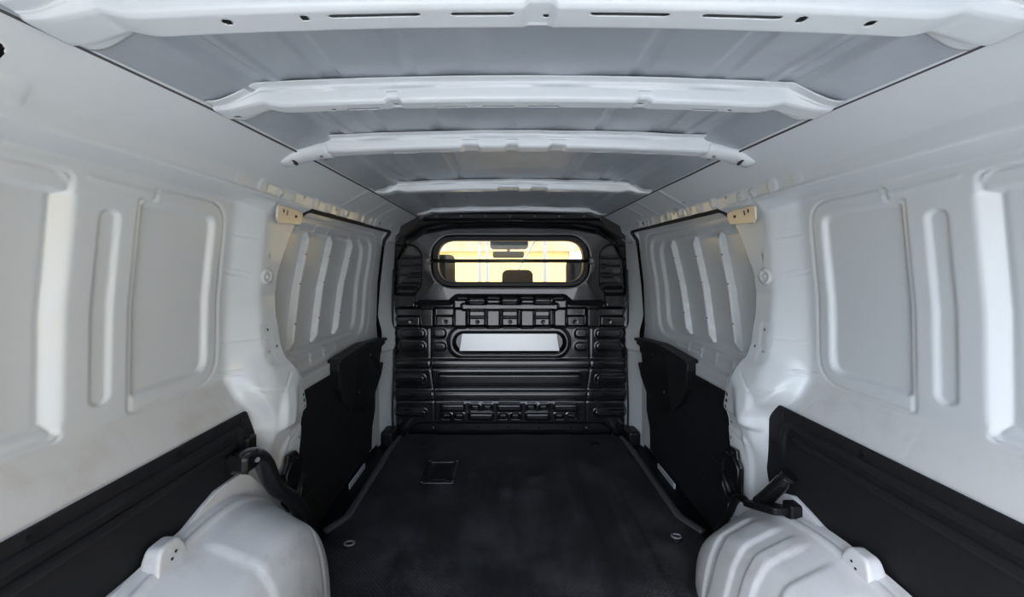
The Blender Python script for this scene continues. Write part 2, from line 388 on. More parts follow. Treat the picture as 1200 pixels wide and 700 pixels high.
# ================================================================== ROOF
ceiling = tag(empty('ceiling', (0, 1.0, 1.27)), 'bare grey ribbed metal roof skin above the white bows', 'ceiling', kind='structure')
def xg(y): return np.interp(y, sorted(ST), [ST[k][6][0] for k in sorted(ST)])
def roof_z(x, y):
    g = xg(y); a = np.abs(x); z = 1.270-.014*(a/.5)**2
    z = z-.011*sm(a, g-.098, g-.080)-.004*sm(a, g-.150, g-.142)+.004*sm(a, g-.128, g-.120)-.020*np.clip((a-g+.085)/.08, 0, 1)
    z = z+.0035*(S(np.abs(a-.34)-.018, .012)+S(np.abs(a-.20)-.012, .012))
    return z
yy = np.linspace(-.05, 2.22, 150); xx = np.linspace(-.66, .66, 300)
Yr, Xr = np.meshgrid(yy, xx, indexing='ij')
Xr = Xr*(xg(Yr)+.01)/.66
Zr = roof_z(Xr, Yr)
split_grid(np.stack([Xr, Yr, Zr], 2), np.zeros((149, 299), int), np.ones((149, 299), bool), {0: ('roof_skin', ROOFM)}, ceiling)
MB().box(-.87, .87, -.05, 3.3, 1.33, 1.34).build('outer_roof_sheet', WHITE, ceiling)
MB().box(-.87, .87, -.06, -.05, 1.22, 1.34).build('rear_roof_rail', WHITE, ceiling)
for s in (-1, 1):
    MB().tube([(s*(float(xg(y))+.001), y, 1.2175+.003*0) for y in np.linspace(0, 2.15, 60)], .0024, 6).build('seam_sealer', DARKGAP, ceiling, True)

def roof_bow(y0, wd, depth, xe, ze, lab, notches, slots, holes, gusset=False, wave=.003):
    root = tag(empty('roof_bow', (0, y0, 1.24)), lab, 'roof bow', 'white roof bows across the van ceiling')
    nx = 380; xs = np.linspace(-xe, xe, nx)
    # section: rear flange -> rear web -> sole -> front web -> front flange (y offset, depth factor)
    sec = [(-wd/2-.022, .02), (-wd/2-.006, .06), (-wd/2, .90), (-wd/2+.006, 1.0), (wd/2-.006, 1.0), (wd/2, .9), (wd/2+.006, .06), (wd/2+.020, .02)]
    seg = [5, 12, 4, 22, 4, 12, 5]; T = []
    for i, n in enumerate(seg):
        t = np.linspace(0, 1, n, endpoint=(i == len(seg)-1)); a, b = sec[i], sec[i+1]
        T += [(a[0]+(b[0]-a[0])*q, a[1]+(b[1]-a[1])*q) for q in t]
    T = np.array(T); T[1:-1] = .25*T[:-2]+.5*T[1:-1]+.25*T[2:]
    X = np.repeat(xs[:, None], len(T), 1); O = np.repeat(T[None, :, 0], nx, 0); D = np.repeat(T[None, :, 1], nx, 0)
    a = np.abs(X); end = sm(a, xe-.13, xe-.01)
    dep = depth*(1-.80*end) if not gusset else depth+0*a
    O = O*(1+.10*sm(a, xe-.10, xe))
    top = roof_z(np.minimum(a, xe), y0)-.003
    flat = (1.2665-.014*(a/.5)**2)          # the bow bridges the roof corrugations
    top = top*sm(a, xe-.10, xe-.05)+flat*(1-sm(a, xe-.10, xe-.05)) if not gusset else flat
    target = ze+.004
    top = top*(1-sm(a, xe-.06, xe))+target*sm(a, xe-.06, xe)
    wv = wave*(np.sin(X*21+y0*9)+.6*np.sin(X*47+1+y0*5))*(O < -wd/2+.004)*(D < .3)
    Z = top-dep*D+wv*0.6
    O = O+wv*1.2
    for (x0, x1) in notches:
        Z += .55*dep*S(sdbox(X, O, x0, x1, -.2, wd/2-.002, .006), .01)*(D > .5)*.35
    P = np.stack([X, y0+O, Z], 2)
    keep = np.ones((nx-1, len(T)-1), bool); cuts = []
    for (x0, x1, oo) in slots: cuts.append(lambda u, v, x0=x0, x1=x1, oo=oo: sdbox(u, v, x0, x1, oo-.0026, oo+.0026, .0024))
    for (cx, oo, r) in holes: cuts.append(lambda u, v, cx=cx, oo=oo, r=r: np.hypot(u-cx, v-oo)-r)
    Pu = P[:, :, 0].copy(); Pv = P[:, :, 1].copy()
    Ov = O+0*X
    keep = cut(X, np.repeat(T[None, :, 0], nx, 0), cuts, keep, Pu, Pv); P[:, :, 0] = Pu; P[:, :, 1] = Pv
    o = split_grid(P, np.zeros(keep.shape, int), keep, {0: ('channel', WHITE)}, root)[0]
    so = o.modifiers.new('sheet', 'SOLIDIFY'); so.thickness = .0015; so.offset = 0
    if gusset:
        for s in (-1, 1):
            pts = [(s*.478, y0, 1.2335), (s*.52, y0, 1.229), (s*.56, y0-.002, 1.216), (s*.598, y0-.004, 1.196)]
            mb = MB().tube(catmull(pts, 5), [(wd*.72, .021)]*8+[(wd*.72, .019)]*4+[(wd*.7, .016), (wd*.70, .014), (wd*.68, .012), (wd*.64, .010)], 16, flat=(0, 1, 0)); g = mb.build('end_gusset', WHITE, root, True)
            MB().cyl((s*.565, y0-.012, 1.1975), (s*.45, -.35, -1), .010, .0035, 16).build('gusset_hole', SEALM, g)
            studs('gusset_bolt', [((s*.497, y0-.012, 1.2125), (0, 0, -1), .004, .004, 8), ((s*.497, y0+.012, 1.2125), (0, 0, -1), .004, .004, 8)], GREYM, g)
    return root
roof_bow(.470, .046, .036, .592, 1.214, 'nearest and widest white roof bow, at the top edge of the picture', [(-.008, .026)],
         [(-.245, -.135, -.008), (-.098, -.022, -.008), (.07, .165, -.008), (.205, .30, -.008)],
         [(-.37, -.004, .0055), (-.275, -.006, .005), (.018, .006, .0035), (.325, -.006, .006), (.41, -.004, .0055), (-.49, .02, .004), (.50, .02, .004)])
roof_bow(.718, .036, .034, .562, 1.215, 'second white roof bow from the rear, with slits along its lower face', [(-.25, -.225), (.21, .235)],
         [(-.33, -.27, .008), (-.165, -.105, .008), (-.075, -.015, .008), (.01, .07, .008), (.32, .37, .008)],
         [(-.355, .006, .004), (-.2375, .006, .0035), (.2225, .006, .0035), (.39, .006, .004), (-.54, .01, .005)])
roof_bow(.985, .042, .034, .500, 1.250, 'third white roof bow, with bolted gusset ends bent down onto the rails', [(-.03, .0), (.08, .12), (-.14, -.1)],
         [(-.32, -.26, .012), (.30, .36, .012), (-.20, -.15, .012), (.19, .24, .012)], [(.02, .012, .004), (-.27, .012, .004), (.26, .012, .004)], gusset=True)
roof_bow(1.485, .042, .034, .530, 1.222, 'fourth white roof bow, close before the black bulkhead, plain ended', [(-.06, .02), (.07, .13)],
         [(-.2, -.12, .008), (.15, .22, .008)], [(.03, .008, .005)])
roof_bow(2.085, .05, .022, .515, 1.224, 'farthest thin white roof header directly above the black bulkhead', [], [], [(0, .004, .004)])

# ================================================================== SLIDING DOORS
def xd(z): return np.interp(z, [0, .50, .505, .552, .562, .63, .85, 1.07, 1.15], [.742, .742, .732, .732, .752, .758, .752, .726, .700])
def door(s, name, label):
    root = tag(empty(name, (s*.75, 1.6, 0)), label, 'sliding door', kind='structure')
    ys = np.arange(1.10, 2.085, .0045); zs = np.arange(0.0, 1.15, .0042)
    Y, Z = np.meshgrid(ys, zs, indexing='ij'); X = xd(Z); X = gsmooth(X, 2, 1)
    h = np.zeros_like(Y)
    X = X-.03*sm(Y, 1.7, 2.08)
    d1 = sdpoly(Y, Z, rpoly([(1.10, .625), (1.10, 1.075), (1.955, 1.085), (1.915, .61)], [.01, .01, .08, .08]))
    d2 = sdpoly(Y, Z, rpoly([(1.10, .645), (1.10, 1.055), (1.885, 1.060), (1.85, .64)], [.01, .01, .07, .07]))
    h += -.010*S(d1, .016)-.012*S(d2, .016)-.003*G(sdpoly(Y, Z, rpoly([(1.10, .6), (1.10, 1.10), (2.0, 1.105), (1.965, .59)], [.01, .01, .09, .09])), .004)
    for k in range(7):                   # tabs along waist and header
        y = 1.22+k*.105
        h += .005*G(np.abs(Y-y), .005)*S(np.abs(Z-.597)-.022, .006)
        if k < 6: h += .004*G(np.abs(Y-y-.09), .004)*S(np.abs(Z-1.072)-.012, .006)
    P = np.stack([s*(X-h), Y, Z], 2)
    yc = Y[:-1, :-1]; zc = Z[:-1, :-1]; lab = np.zeros(yc.shape, int)
    lab[d2[:-1, :-1] < -.004] = 1; lab[(zc < .557)] = 2
    split_grid(P, lab, np.ones(lab.shape, bool), {0: ('inner_frame', WHITE), 1: ('window_blank', ROOFM if False else WHITE), 2: ('lower_skin', WHITE)}, root, flip=(s > 0))
    for (y, lean) in ((1.378, -.062), (1.562, -.080), (1.768, -.100)):      # upright stiffeners
        n = 16; V = []; F = []
        for i in range(n+1):
            t = i/n; z = .648+t*(1.062-.648); yy_ = y+lean*(1-t); x = float(xd(z))-.03*float(sm(np.array(yy_), 1.7, 2.08))
            e = 1 if 0 < i < n else .35
            wv = .0015*math.sin(i*2.1)
            for (dy, dx) in ((-.015+wv, -.026), (-.006, .001*e-.02*(1-e)), (.008, .001*e-.02*(1-e)), (.016-wv, -.026)):
                V.append((s*(x-dx), yy_+dy, z))
        for i in range(n):
            for k in range(3): F.append([i*4+k, i*4+k+1, i*4+k+5, i*4+k+4])
        F += [[0, 1, 2, 3], [n*4, n*4+3, n*4+2, n*4+1]]
        if s > 0: pass
        o = mesh_obj('stiffener_rib', V, F, WHITE, root, False); bevel(o, .004, 2, 30)
        studs('rib_clip', [((s*(float(xd(.648+t*.414))-.002), y+lean*(1-t)-.010, .648+t*.414), (-s, -.5, 0), .003, .004, 8) for t in (.22, .55, .8)], GREYM, o)
    # hardboard liner
    pl = rpoly([(1.12, .497), (1.60, .503), (2.00, .49), (2.00, .20), (1.965, .12), (1.955, -.03), (1.12, -.03)], [.01, .01, .02, .06, .05, .02, .01])
    fx = lambda u, v, d: (s*(.738-.03*float(sm(np.array(u), 1.7, 2.08))-d), u, v)
    n = 40
    o = MB().prism([(1.12, -.03)]+[(1.12, .497), (1.4, .501), (1.60, .503)]+[(1.60+.4*k/10, .503-.013*k/10) for k in range(1, 10)]+rpoly([(2.00, .49), (2.00, .20), (1.965, .12), (1.955, -.03)], [.02, .05, .04, .01])+[(1.9, -.03), (1.8, -.03), (1.7, -.03), (1.4, -.03)], fx, 0, .005).build('lower_liner', LINER, root)
    for zz in (.13, .24, .36):
        MB().tube([fx(u, zz, .005) for u in np.linspace(1.2, 1.93, 12)], (.0025, .007), 8, flat=(1, 0, 0)).build('liner_bead', LINER, o, True)
    # moulded pull handle panel at the leading edge
    pl = rpoly([(1.535, .56), (1.80, .575), (2.035, .562), (2.045, .535), (1.985, .525), (1.975, .45), (2.03, .44), (2.02, .37), (1.96, .275), (1.86, .235), (1.74, .27), (1.60, .37), (1.55, .44), (1.535, .52)],
               [.008, .02, .015, .01, .01, .01, .012, .03, .03, .05, .05, .08, .02, .008])
    # dense ring so that the panel follows the door
    dn = []
    for a, b in zip(pl, pl[1:]+pl[:1]):
        m_ = max(1, int(math.dist(a, b)/.03)); dn += [(a[0]+(b[0]-a[0])*k/m_, a[1]+(b[1]-a[1])*k/m_) for k in range(m_)]
    fx2 = lambda u, v, d: (s*(.735-.03*float(sm(np.array(u), 1.7, 2.08))-d*(.35+.65*float(sm(np.array(v), .25, .50)))), u, v)
    o = MB().prism(dn, fx2, 0, .040).build('pull_handle_panel', BLACK, root); bevel(o, .006, 3, 40)
    o2 = MB().prism(rpoly([(1.53, .566), (1.80, .582), (2.04, .568), (2.04, .553), (1.80, .566), (1.53, .551)], .003), lambda u, v, d: (s*(.74-.03*float(sm(np.array(u), 1.7, 2.08))-d), u, v), 0, .055).build('top_lip', BLACK, o); bevel(o2, .003, 2)
    studs('screw_cap', [(fx2(u, v, .040), (-s, 0, 0), .004, .002, 12) for (u, v) in ((1.86, .515), (1.78, .36))], GREYM, o)
    o3 = MB().tube([(s*.703, 2.026, z) for z in np.linspace(.44, .545, 6)], .008, 8).build('grab_bar', WHITE, o, True)
    return root
door(-1, 'door_1', 'white inner side of the left sliding door with three upright ribs and a black lower liner')
door(1, 'door_2', 'white inner side of the right sliding door with three upright ribs and a black lower liner')

# ================================================================== BULKHEAD
U = .00482; YB = 2.17
def bx(p): return (p-598)*U
def bz(q): return .92-(q-318)*U
wall_front = tag(empty('wall_front', (0, YB, 0)), 'black pressed steel bulkhead closing the load space', 'bulkhead', kind='structure')
OUT = [(bx(a), bz(b)) for a, b in ((455, 511), (452, 440), (451, 340), (455, 300), (464, 278), (480, 259), (494, 252), (598, 249), (702, 252), (716, 259), (732, 278), (741, 300), (745, 340), (744, 440), (741, 511))]
def build_bulkhead():
    xs = np.arange(-.80, .8001, .0033); zs = np.arange(-.06, 1.30, .0033)
    X, Z = np.meshgrid(xs, zs, indexing='ij')
    p = X/U+598; q = 318-(Z-.92)/U          # module coordinates (4.82 mm steps)
    pm = np.where(p < 598, p, 2*598-p)      # mirrored half
    h = np.zeros_like(X)                    # metres towards the cargo bay
    B = lambda a, b, c, d, r=0: sdbox(p, q, a, b, c, d, r)
    Bm = lambda a, b, c, d, r=0: sdbox(pm, q, a, b, c, d, r)
    # rim: recessed outside, wavy seam
    dO = sdpoly(p, q, [(x/U+598, 318-(z-.92)/U) for x, z in OUT])
    inner = rpoly([(463, 515), (461, 440), (460, 340), (463, 305), (474, 279), (492, 266), (520, 260), (598, 258), (676, 260), (704, 266), (722, 279), (733, 305), (736, 340), (735, 440), (733, 515)], 4)
    dI = sdpoly(p, q, inner)
    h += -.055*(1-S(dI+.5*np.sin(q*.8)*(np.abs(p-598) > 120), 5))
    h += .006*G(dI-2.0, 1.2)
    # big soft pillow round the window
    half = [(484, 357), (486, 339), (462, 339), (463, 305), (475, 283), (496, 270), (530, 264), (598, 262.5)]
    pil = rpoly(half+[(1196-x, y) for x, y in half[-2::-1]]+[(668, 357), (660, 350), (536, 350), (528, 357)], [6, 2, 2, 10, 10, 10, 10, 10, 10, 10, 10, 10, 2, 2, 6, 3, 3, 3, 3])
    dP = sdpoly(p, q, pil); h += .034*S(dP+2, 7)
    h += .010*S(dP+16, 30)
    # window seat
    dW = B(507, 689, 276.5, 336.5, 26); h += -.020*S(dW, 4)
    # louvred side pads
    for (a, c) in ((302, 1), (311, 1), (321.5, 1), (333, 1)):
        h += -.008*G(q-a, .9)*S(Bm(455, 493, 284, 341, 0), 1)+.004*G(q-a-2.2, 1.2)*S(Bm(455, 493, 284, 341, 0), 1)
    h += -.026*S(Bm(430, 494.5, 287, 345, 15), 2.6)
    h += .012*S(Bm(440, 486, 346, 360.5, 2), 2)-.006*G(q-346, .8)*S(Bm(440, 486, 330, 350), 1)
    # upper mid lattice
    h += -.022*S(Bm(440, 665, 361.5, 383, 0), 2)*(q < 382.5)*S(Bm(455, 700, 350, 384), 1)
    lat = sdbox(pm, q, 533, 700, 350, 383, 3)
    h += .0*lat
    for (a, b, c, d, k) in ((532, 547, 351, 383.5, .040), (570.2, 586, 350.5, 383.5, .040), (493, 508, 362, 383.5, .036)):
        h += k*S(Bm(a, b, c, d, 1.5), 1.8)
    h += .020*S(B(549, 568.4, 364.5, 372, .6), 1.4)+.018*S(B(549, 568.4, 373.2, 383.5, .6), 1.4)
    h += .020*S(B(588, 607, 364.5, 372, .6), 1.4)+.018*S(B(588, 607, 373.2, 383.5, .6), 1.4)
    h += .020*S(B(627, 645, 364.5, 372, .6), 1.4)+.018*S(B(627, 645, 373.2, 383.5, .6), 1.4)
    h += .018*S(Bm(510, 530.5, 371, 383.5, .6), 1.4)+.014*S(Bm(440, 491, 371.5, 383.5, .6), 1.4)
    for a in (559, 598, 637, 521, 675, 481, 715): h += -.004*S(np.hypot(p-a, q-378)-1.6, 1.2)
    bar = B(541.5, 653, 355.5, 363, 1.6)
    h = np.where(bar < 1.2, np.maximum(h, .050*S(bar, 1.6)+h*(1-S(bar, 1.6))), h)
    for (a, b) in ((549, 568), (588, 607), (627, 645)): h += -.010*S(B(a, b, 351, 354.6, .8), 1.2)
    # lower plate
    low = S(B(440, 760, 383, 520), 1.5); h += .016*low
    for (a, b, c, d) in ((467.5, 498, 386, 395.5), (467.5, 498, 401.5, 410.5), (507.5, 522.5, 385.5, 395.5), (508, 522.5, 401.5, 410.5)):
        h += .009*S(Bm(a, b, c, d, 4.2), 2.8)
    dR = B(525.5, 667, 382.8, 419, 17); dr = B(532, 662, 389.8, 413.4, 11.5)
    h += .010*S(dR, 3); h += -.045*S(dr, 2.4)
    for (a, b) in ((421.5, 431), (458, 468.5)):
        h += .016*S(B(440, 760, a, b, 1), 3.4); h += -.0025*G(q-(a+2.4), .5)
    h += -.006*G(q-432.2, 1.0)-.006*G(q-469.8, 1.0)
    h += .020*S(B(513.5, 680, 437.5, 450.5, 3), 4.2)
    h += .013*S(Bm(440, 498, 440, 449, 3), 3.2)+.013*S(Bm(440, 500, 480, 487, 3), 3)
    for k, x0 in enumerate((517, 550, 583, 616, 649)):
        r1, r2 = ((473.4, 481.4), (484, 491.6))
        if k % 2: r1, r2 = r2, r1
        h += .013*S(B(x0, x0+27.5, r1[0], r1[1], 2), 2.8)
        for e in (0, 14.6):
            h += .004*S(B(x0+e-.6, x0+e+13.4, r2[0]-.6, r2[1]+.6, 2.5), 1.5)
            h += -.030*S(B(x0+e+1.6, x0+e+11.2, r2[0]+1.2, r2[1]-1.2, 1.2), 1.2)
    # vertical seams between the side panels and the centre panel
    seam = 504.5+4.5*sm(q, 425, 470)
    h += -.005*G(pm-seam, .6)*(q > 383)
    # foot: step back to the flange
    foot = rpoly([(474, 520), (480, 503), (490, 496.5), (706, 496.5), (716, 503), (722, 520)], [2, 6, 6, 6, 6, 2])
    h += -.028*S(sdpoly(p, q, foot), 3)
    h += .008*G(np.hypot(pm-487, q-505), 1)*0
    # header strip over the rim
    h += .05*S(B(494, 706, 249, 256.5, 2), 1.5)
    h = gsmooth(gsmooth(h, 1, 0), 1, 1)
    Yv = YB+.012-h
    P = np.stack([X, Yv, Z], 2)
    keep = np.ones((X.shape[0]-1, X.shape[1]-1), bool)
    Pu = P[:, :, 0].copy(); Pv = P[:, :, 2].copy()
    win = lambda u, v: sdbox(u, v, bx(512), bx(684), bz(331.5), bz(281.5), 21*U)
    keep = cut(X, Z, [win], keep, Pu, Pv); P[:, :, 0] = Pu; P[:, :, 2] = Pv
    c = lambda A: .25*(A[:-1, :-1]+A[1:, :-1]+A[:-1, 1:]+A[1:, 1:])
    pc, qc, pmc, dIc = c(p), c(q), c(pm), c(dI)
    lab = np.zeros(pc.shape, int)
    lab[(qc > 383)] = 1
    sc_ = 504.5+4.5*sm(qc, 425, 470)
    lab[(qc > 383) & (pc < sc_)] = 2; lab[(qc > 383) & (1196-pc < sc_)] = 3
    lab[(sdpoly(pc, qc, foot) < 0)] = 4
    lab[dIc > 1.0] = 5
    split_grid(P, lab, keep, {0: ('upper_panel', BULK), 1: ('centre_panel', BULK), 2: ('side_panel', BULK), 3: ('side_panel', BULK), 4: ('foot_flange', BULK), 5: ('edge_rim', SEALM)}, wall_front, flip=False)
build_bulkhead()
# silver plate at the bottom of the oblong pass-through pocket
hp = rpoly([(bx(541), bz(391.5)), (bx(653), bz(391.5)), (bx(656), bz(412)), (bx(538), bz(412))], .006)
o = MB().prism(hp, lambda u, v, d: (u, YB+.012-d+(v-bz(412))*.05, v), 0, .006).build('silver_flap', SILVER, wall_front); bevel(o, .002, 2)
for s in (-1, 1):
    MB().tube([(s*(.66+.013*math.sin(z*11)*.3), YB-.004, z) for z in np.linspace(.03, .93, 40)], .006, 6).build('edge_seal', SEALM, wall_front, True)
    studs('rim_bolt', [((s*.682, YB+.062, z), (0, -1, 0), .0045, .008, 8) for z in (.10, .22, .34, .46, .58, .71, .85)], STEEL, wall_front)
studs('header_bolt', [((-.42+.14*k, YB+.015, bz(253)), (0, -1, 0), .005, .006, 8) for k in range(7)], GREYM, wall_front)
studs('foot_bolt', [((bx(a), YB+.04, bz(503.5)), (0, -1, 0), .0045, .016, 8) for a in (487, 507, 525, 560, 596, 632, 670, 688, 712)], GREYM, wall_front)
# window in the bulkhead
window_1 = tag(empty('window_1', (0, YB, bz(306))), 'wide glazed cab window in the black bulkhead with a rail across', 'window', kind='structure')
def rrect(x0, x1, z0, z1, r, n=8): return rpoly([(x0, z0), (x1, z0), (x1, z1), (x0, z1)], r, n)
ro = rrect(bx(507.5), bx(688.5), bz(336), bz(277), 25*U); ri = rrect(bx(514), bx(682.5), bz(330.5), bz(282.5), 20*U)
n = len(ro); V = []
for d in (YB-.030, YB+.03):
    V += [(x, d, z) for x, z in ro]+[(x, d, z) for x, z in ri]
F = []
for i in range(n):
    j = (i+1) % n; F += [[i, n+i, n+j, j], [n+i, 3*n+i, 3*n+j, n+j], [i, j, 2*n+j, 2*n+i], [2*n+i, 2*n+j, 3*n+j, 3*n+i]]
o = mesh_obj('rubber_frame', V, F, BLACK, window_1, False); bevel(o, .006, 3, 40)
MB().prism(rrect(bx(512), bx(684), bz(332), bz(281), 20*U), lambda u, v, d: (u, d, v), YB+.005, YB+.009).build('glass_pane', GLASS, window_1)
MB().tube([(x, YB-.034, z) for x, z in rrect(bx(505.8), bx(690.2), bz(337.6), bz(275.6), 26*U)], .0028, 6, True).build('frame_piping', GREYM, window_1, True)
o = MB().tube([(bx(505), YB-.055, bz(306.2)), (bx(691), YB-.055, bz(306.2))], .0095, 10).build('guard_rail', GLOSSB, window_1, True)
for a in (504.5, 690.5):
    k = MB().cyl((bx(a), YB-.02, bz(306)), (0, -1, 0), .024, .042, 20, .020).build('rail_bracket', BULK, window_1); bevel(k, .003, 2)
    MB().cyl((bx(a), YB-.06, bz(306)), (0, -1, 0), .009, .010, 6).build('rail_bolt', GREYM, k)
for s in (-1, 1):                          # corner clips between rim and roof rail
    pl = rpoly([(s*.60, 1.215), (s*.53, 1.235), (s*.50, 1.22), (s*.53, 1.16), (s*.62, 1.10), (s*.665, 1.09), (s*.665, 1.115)], .01)
    o = MB().prism(pl, lambda u, v, d: (u, YB-.03-d, v), 0, .006).build('corner_gusset', SEALM, wall_front); bevel(o, .002, 1)
    o = MB().box(s*.655-.02, s*.655+.02, YB-.06, YB-.03, 1.075, 1.115).build('corner_clip', GREYM, wall_front); bevel(o, .004, 2)

# ================================================================== FLOOR
floor = tag(MB().box(-.86, .86, -.05, 2.24, -.09, -.06).build('floor', WHITE), 'painted metal van floor pan beneath the rubber mat', 'floor', kind='structure')
MB().box(-.86, .86, -.055, -.045, -.15, -.004).build('rear_sill', WHITE, floor)
mat_o = tag(empty('floor_mat', (0, 1.2, 0)), 'black dimpled rubber mat covering the van load floor', 'floor mat')
MOUT = [(-.53, -.04), (-.53, 1.0), (-.63, 1.20), (-.655, 1.335), (-.655, 1.35), (-.612, 1.42), (-.612, 2.12), (-.56, 2.16), (.56, 2.16), (.612, 2.12), (.612, 1.42), (.655, 1.35), (.655, 1.335), (.63, 1.20), (.53, 1.0), (.53, -.04)]
xs = np.arange(-.66, .6601, .006); ys = np.arange(-.04, 2.165, .006)
Xm, Ym = np.meshgrid(xs, ys, indexing='ij')
hm = np.zeros_like(Xm)
for (c_, w_) in ((-.17, .03), (-.33, .03), (.10, .04), (.27, .03), (.42, .03), (-.03, .03)):
    hm += .006*S(np.abs(Xm-c_)-w_, .02)*(sm(Ym, .9, 1.0))*(1-sm(Ym, 1.75, 1.85))
hm += .0022*np.sin(Xm*9+2*np.sin(Ym*3))*np.sin(Ym*7+1.5*Xm)+.0012*np.sin(Xm*23+Ym*5)*np.sin(Ym*17)
hm += -.008*S(sdbox(Xm, Ym, -.39, -.262, 1.68, 1.83, .012), .008)
keep = np.ones((Xm.shape[0]-1, Xm.shape[1]-1), bool)
Pm = np.stack([Xm, Ym, hm], 2); Pu = Xm.copy(); Pv = Ym.copy()
keep = cut(Xm, Ym, [lambda u, v: -sdpoly(u, v, MOUT)], keep, Pu, Pv); Pm[:, :, 0] = Pu; Pm[:, :, 1] = Pv
split_grid(Pm, np.zeros(keep.shape, int), keep, {0: ('mat_sheet', RUBBER)}, mat_o)
MB().box(-.53, .53, -.04, 2.15, -.055, -.02).build('mat_underlay', RUBBER, mat_o)
MB().box(-.612, .612, 1.42, 2.15, -.055, -.02).build('mat_underlay', RUBBER, mat_o)
for s in (-1, 1):
    pts = [(s*.62, 2.13, .004), (s*.62, 1.435, .004), (s*.665, 1.35, .004)]
    P3 = []
    for a, b in zip(pts[:-1], pts[1:]):
        for k in range(12): t = k/12; P3.append(tuple(a[i]+(b[i]-a[i])*t for i in range(3)))
    P3.append(pts[-1])
    MB().tube(P3, (.016, .007), 8, flat=(1, 0, 0)).build('raised_edge', mat('worn_rubber_edge', (.055, .056, .06), .45, 0, 0, (200, .2, .002)), mat_o, True)
    st = tag(empty('door_step', (s*.69, 1.75, -.04)), 'black moulded sill step beside the mat at the %s sliding door' % ('left' if s < 0 else 'right'), 'step', 'black door steps')
    MB().box(min(s*.615, s*.80), max(s*.615, s*.80), 1.26, 2.16, -.056, -.035).build('step_tread', BLACK, st)
    o = MB().prism([(1.30, -.035), (2.15, -.035), (2.15, .035), (2.05, .03), (1.9, -.005), (1.5, -.012), (1.30, -.012)], lambda u, v, d: (s*(.735+d), u, v), 0, .03).build('step_riser', BLACK, st); bevel(o, .004, 2)
    o = MB().box(min(s*.632, s*.70), max(s*.632, s*.70), 2.06, 2.16, -.034, .055).build('corner_block', BLACK, st); bevel(o, .015, 3)
    o = MB().box(min(s*.708, s*.715), max(s*.708, s*.715), 1.68, 1.86, -.034, -.012).build('sill_strip', WHITE, st)
# floor hatch
ht = tag(empty('floor_hatch', (-.326, 1.755, 0)), 'small square black hatch frame set in the mat, left of centre', 'floor hatch')
ro = rrect(-.402, -.25, 1.655, 1.857, .012, 4); ri = rrect(-.385, -.267, 1.678, 1.835, .01, 4); n = len(ro)
V = [(x, y, .0) for x, y in ro]+[(x, y, .007) for x, y in ro]+[(x, y, .007) for x, y in ri]+[(x, y, -.006) for x, y in ri]; F = []
for i in range(n):
    j = (i+1) % n
    for k in range(3): F.append([k*n+i, k*n+j, (k+1)*n+j, (k+1)*n+i])
o = mesh_obj('hatch_frame', V, F, GLOSSB, ht, False); bevel(o, .002, 2, 40)
o = MB().prism(rrect(-.36, -.285, 1.69, 1.82, .012, 4), lambda u, v, d: (u, v, d), -.006, .004).build('lift_pad', BLACK, ht); bevel(o, .004, 2)
studs('hatch_screw', [((x, y, .007), (0, 0, 1), .004, .002, 10) for (x, y) in ((-.393, 1.664), (-.259, 1.664), (-.393, 1.847), (-.259, 1.847))], GREYM, ht)
for (x, y, lab) in ((-.552, 1.285, 'worn steel lashing eye in the mat beside the left wheel arch'), (.557, 1.32, 'worn steel lashing eye in the mat beside the right wheel arch'),
                    (-.46, 2.03, 'dark lashing eye in the far left corner of the mat'), (.45, 2.04, 'dark lashing eye in the far right corner of the mat')):
    near = y < 1.5; t = tag(empty('lashing_eye', (x, y, 0)), lab, 'lashing eye', 'lashing eyes in the floor mat')
    o = MB().cyl((x, y, 0), (0, 0, 1), .030 if not near else .022, .006, 24).build('eye_dish', BLACK, t); bevel(o, .002, 2)
    MB().tube([(x+.016*math.cos(a), y+.011*math.sin(a), .009) for a in np.linspace(0, 2*PI, 16, endpoint=False)], .0035, 6, True).build('eye_ring', GREYM if near else BLACK, t, True)

# ================================================================== LINERS ON THE QUARTER PANELS
def quarter_liner(s, label, pl, rads):
    root = tag(empty('wall_liner', (s*.72, .6, .3)), label, 'wall liner', 'black hardboard wall liners')
    fx = lambda u, v, d: (s*(.7185-d), u, v)
    o = MB().prism(rpoly(pl, rads), fx, 0, .006).build('liner_board', LINER, root); bevel(o, .002, 2)
    yend = pl[1][0]
    for (zz, e) in ((.517, .04), (.482, .055)):
        pts = [fx(u, zz, .006) for u in np.linspace(-.02, yend-e, 14)]
        if zz > .5: pts += [fx(yend-e+.014, zz-.012, .006), fx(yend-e+.024, zz-.045, .006), fx(yend-e+.028, zz-.10, .006)]
        MB().tube(pts, (.0075, .011), 10, flat=(1, 0, 0)).build('liner_bead', LINER, root, True)
    studs('liner_screw', [(fx(u, v, .006), (-s, 0, 0), .006, .003, 12) for (u, v) in ((.30, .538), (.55, .538), (.80, .538), (yend-.02, .535), (yend+.03, .44))], BLACK, root)
quarter_liner(-1, 'long black ribbed hardboard liner low on the left wall, square cornered', [(-.03, .551), (1.012, .553), (1.068, .435), (1.0, .36), (.99, .05), (-.03, .05)], [.005, .014, .014, .03, .01, .005])
quarter_liner(1, 'long black ribbed hardboard liner low on the right wall, round cornered', [(-.03, .552), (1.045, .556), (1.088, .51), (1.112, .45), (1.09, .34), (1.0, .05), (-.03, .05)], [.005, .012, .03, .06, .05, .01, .005])

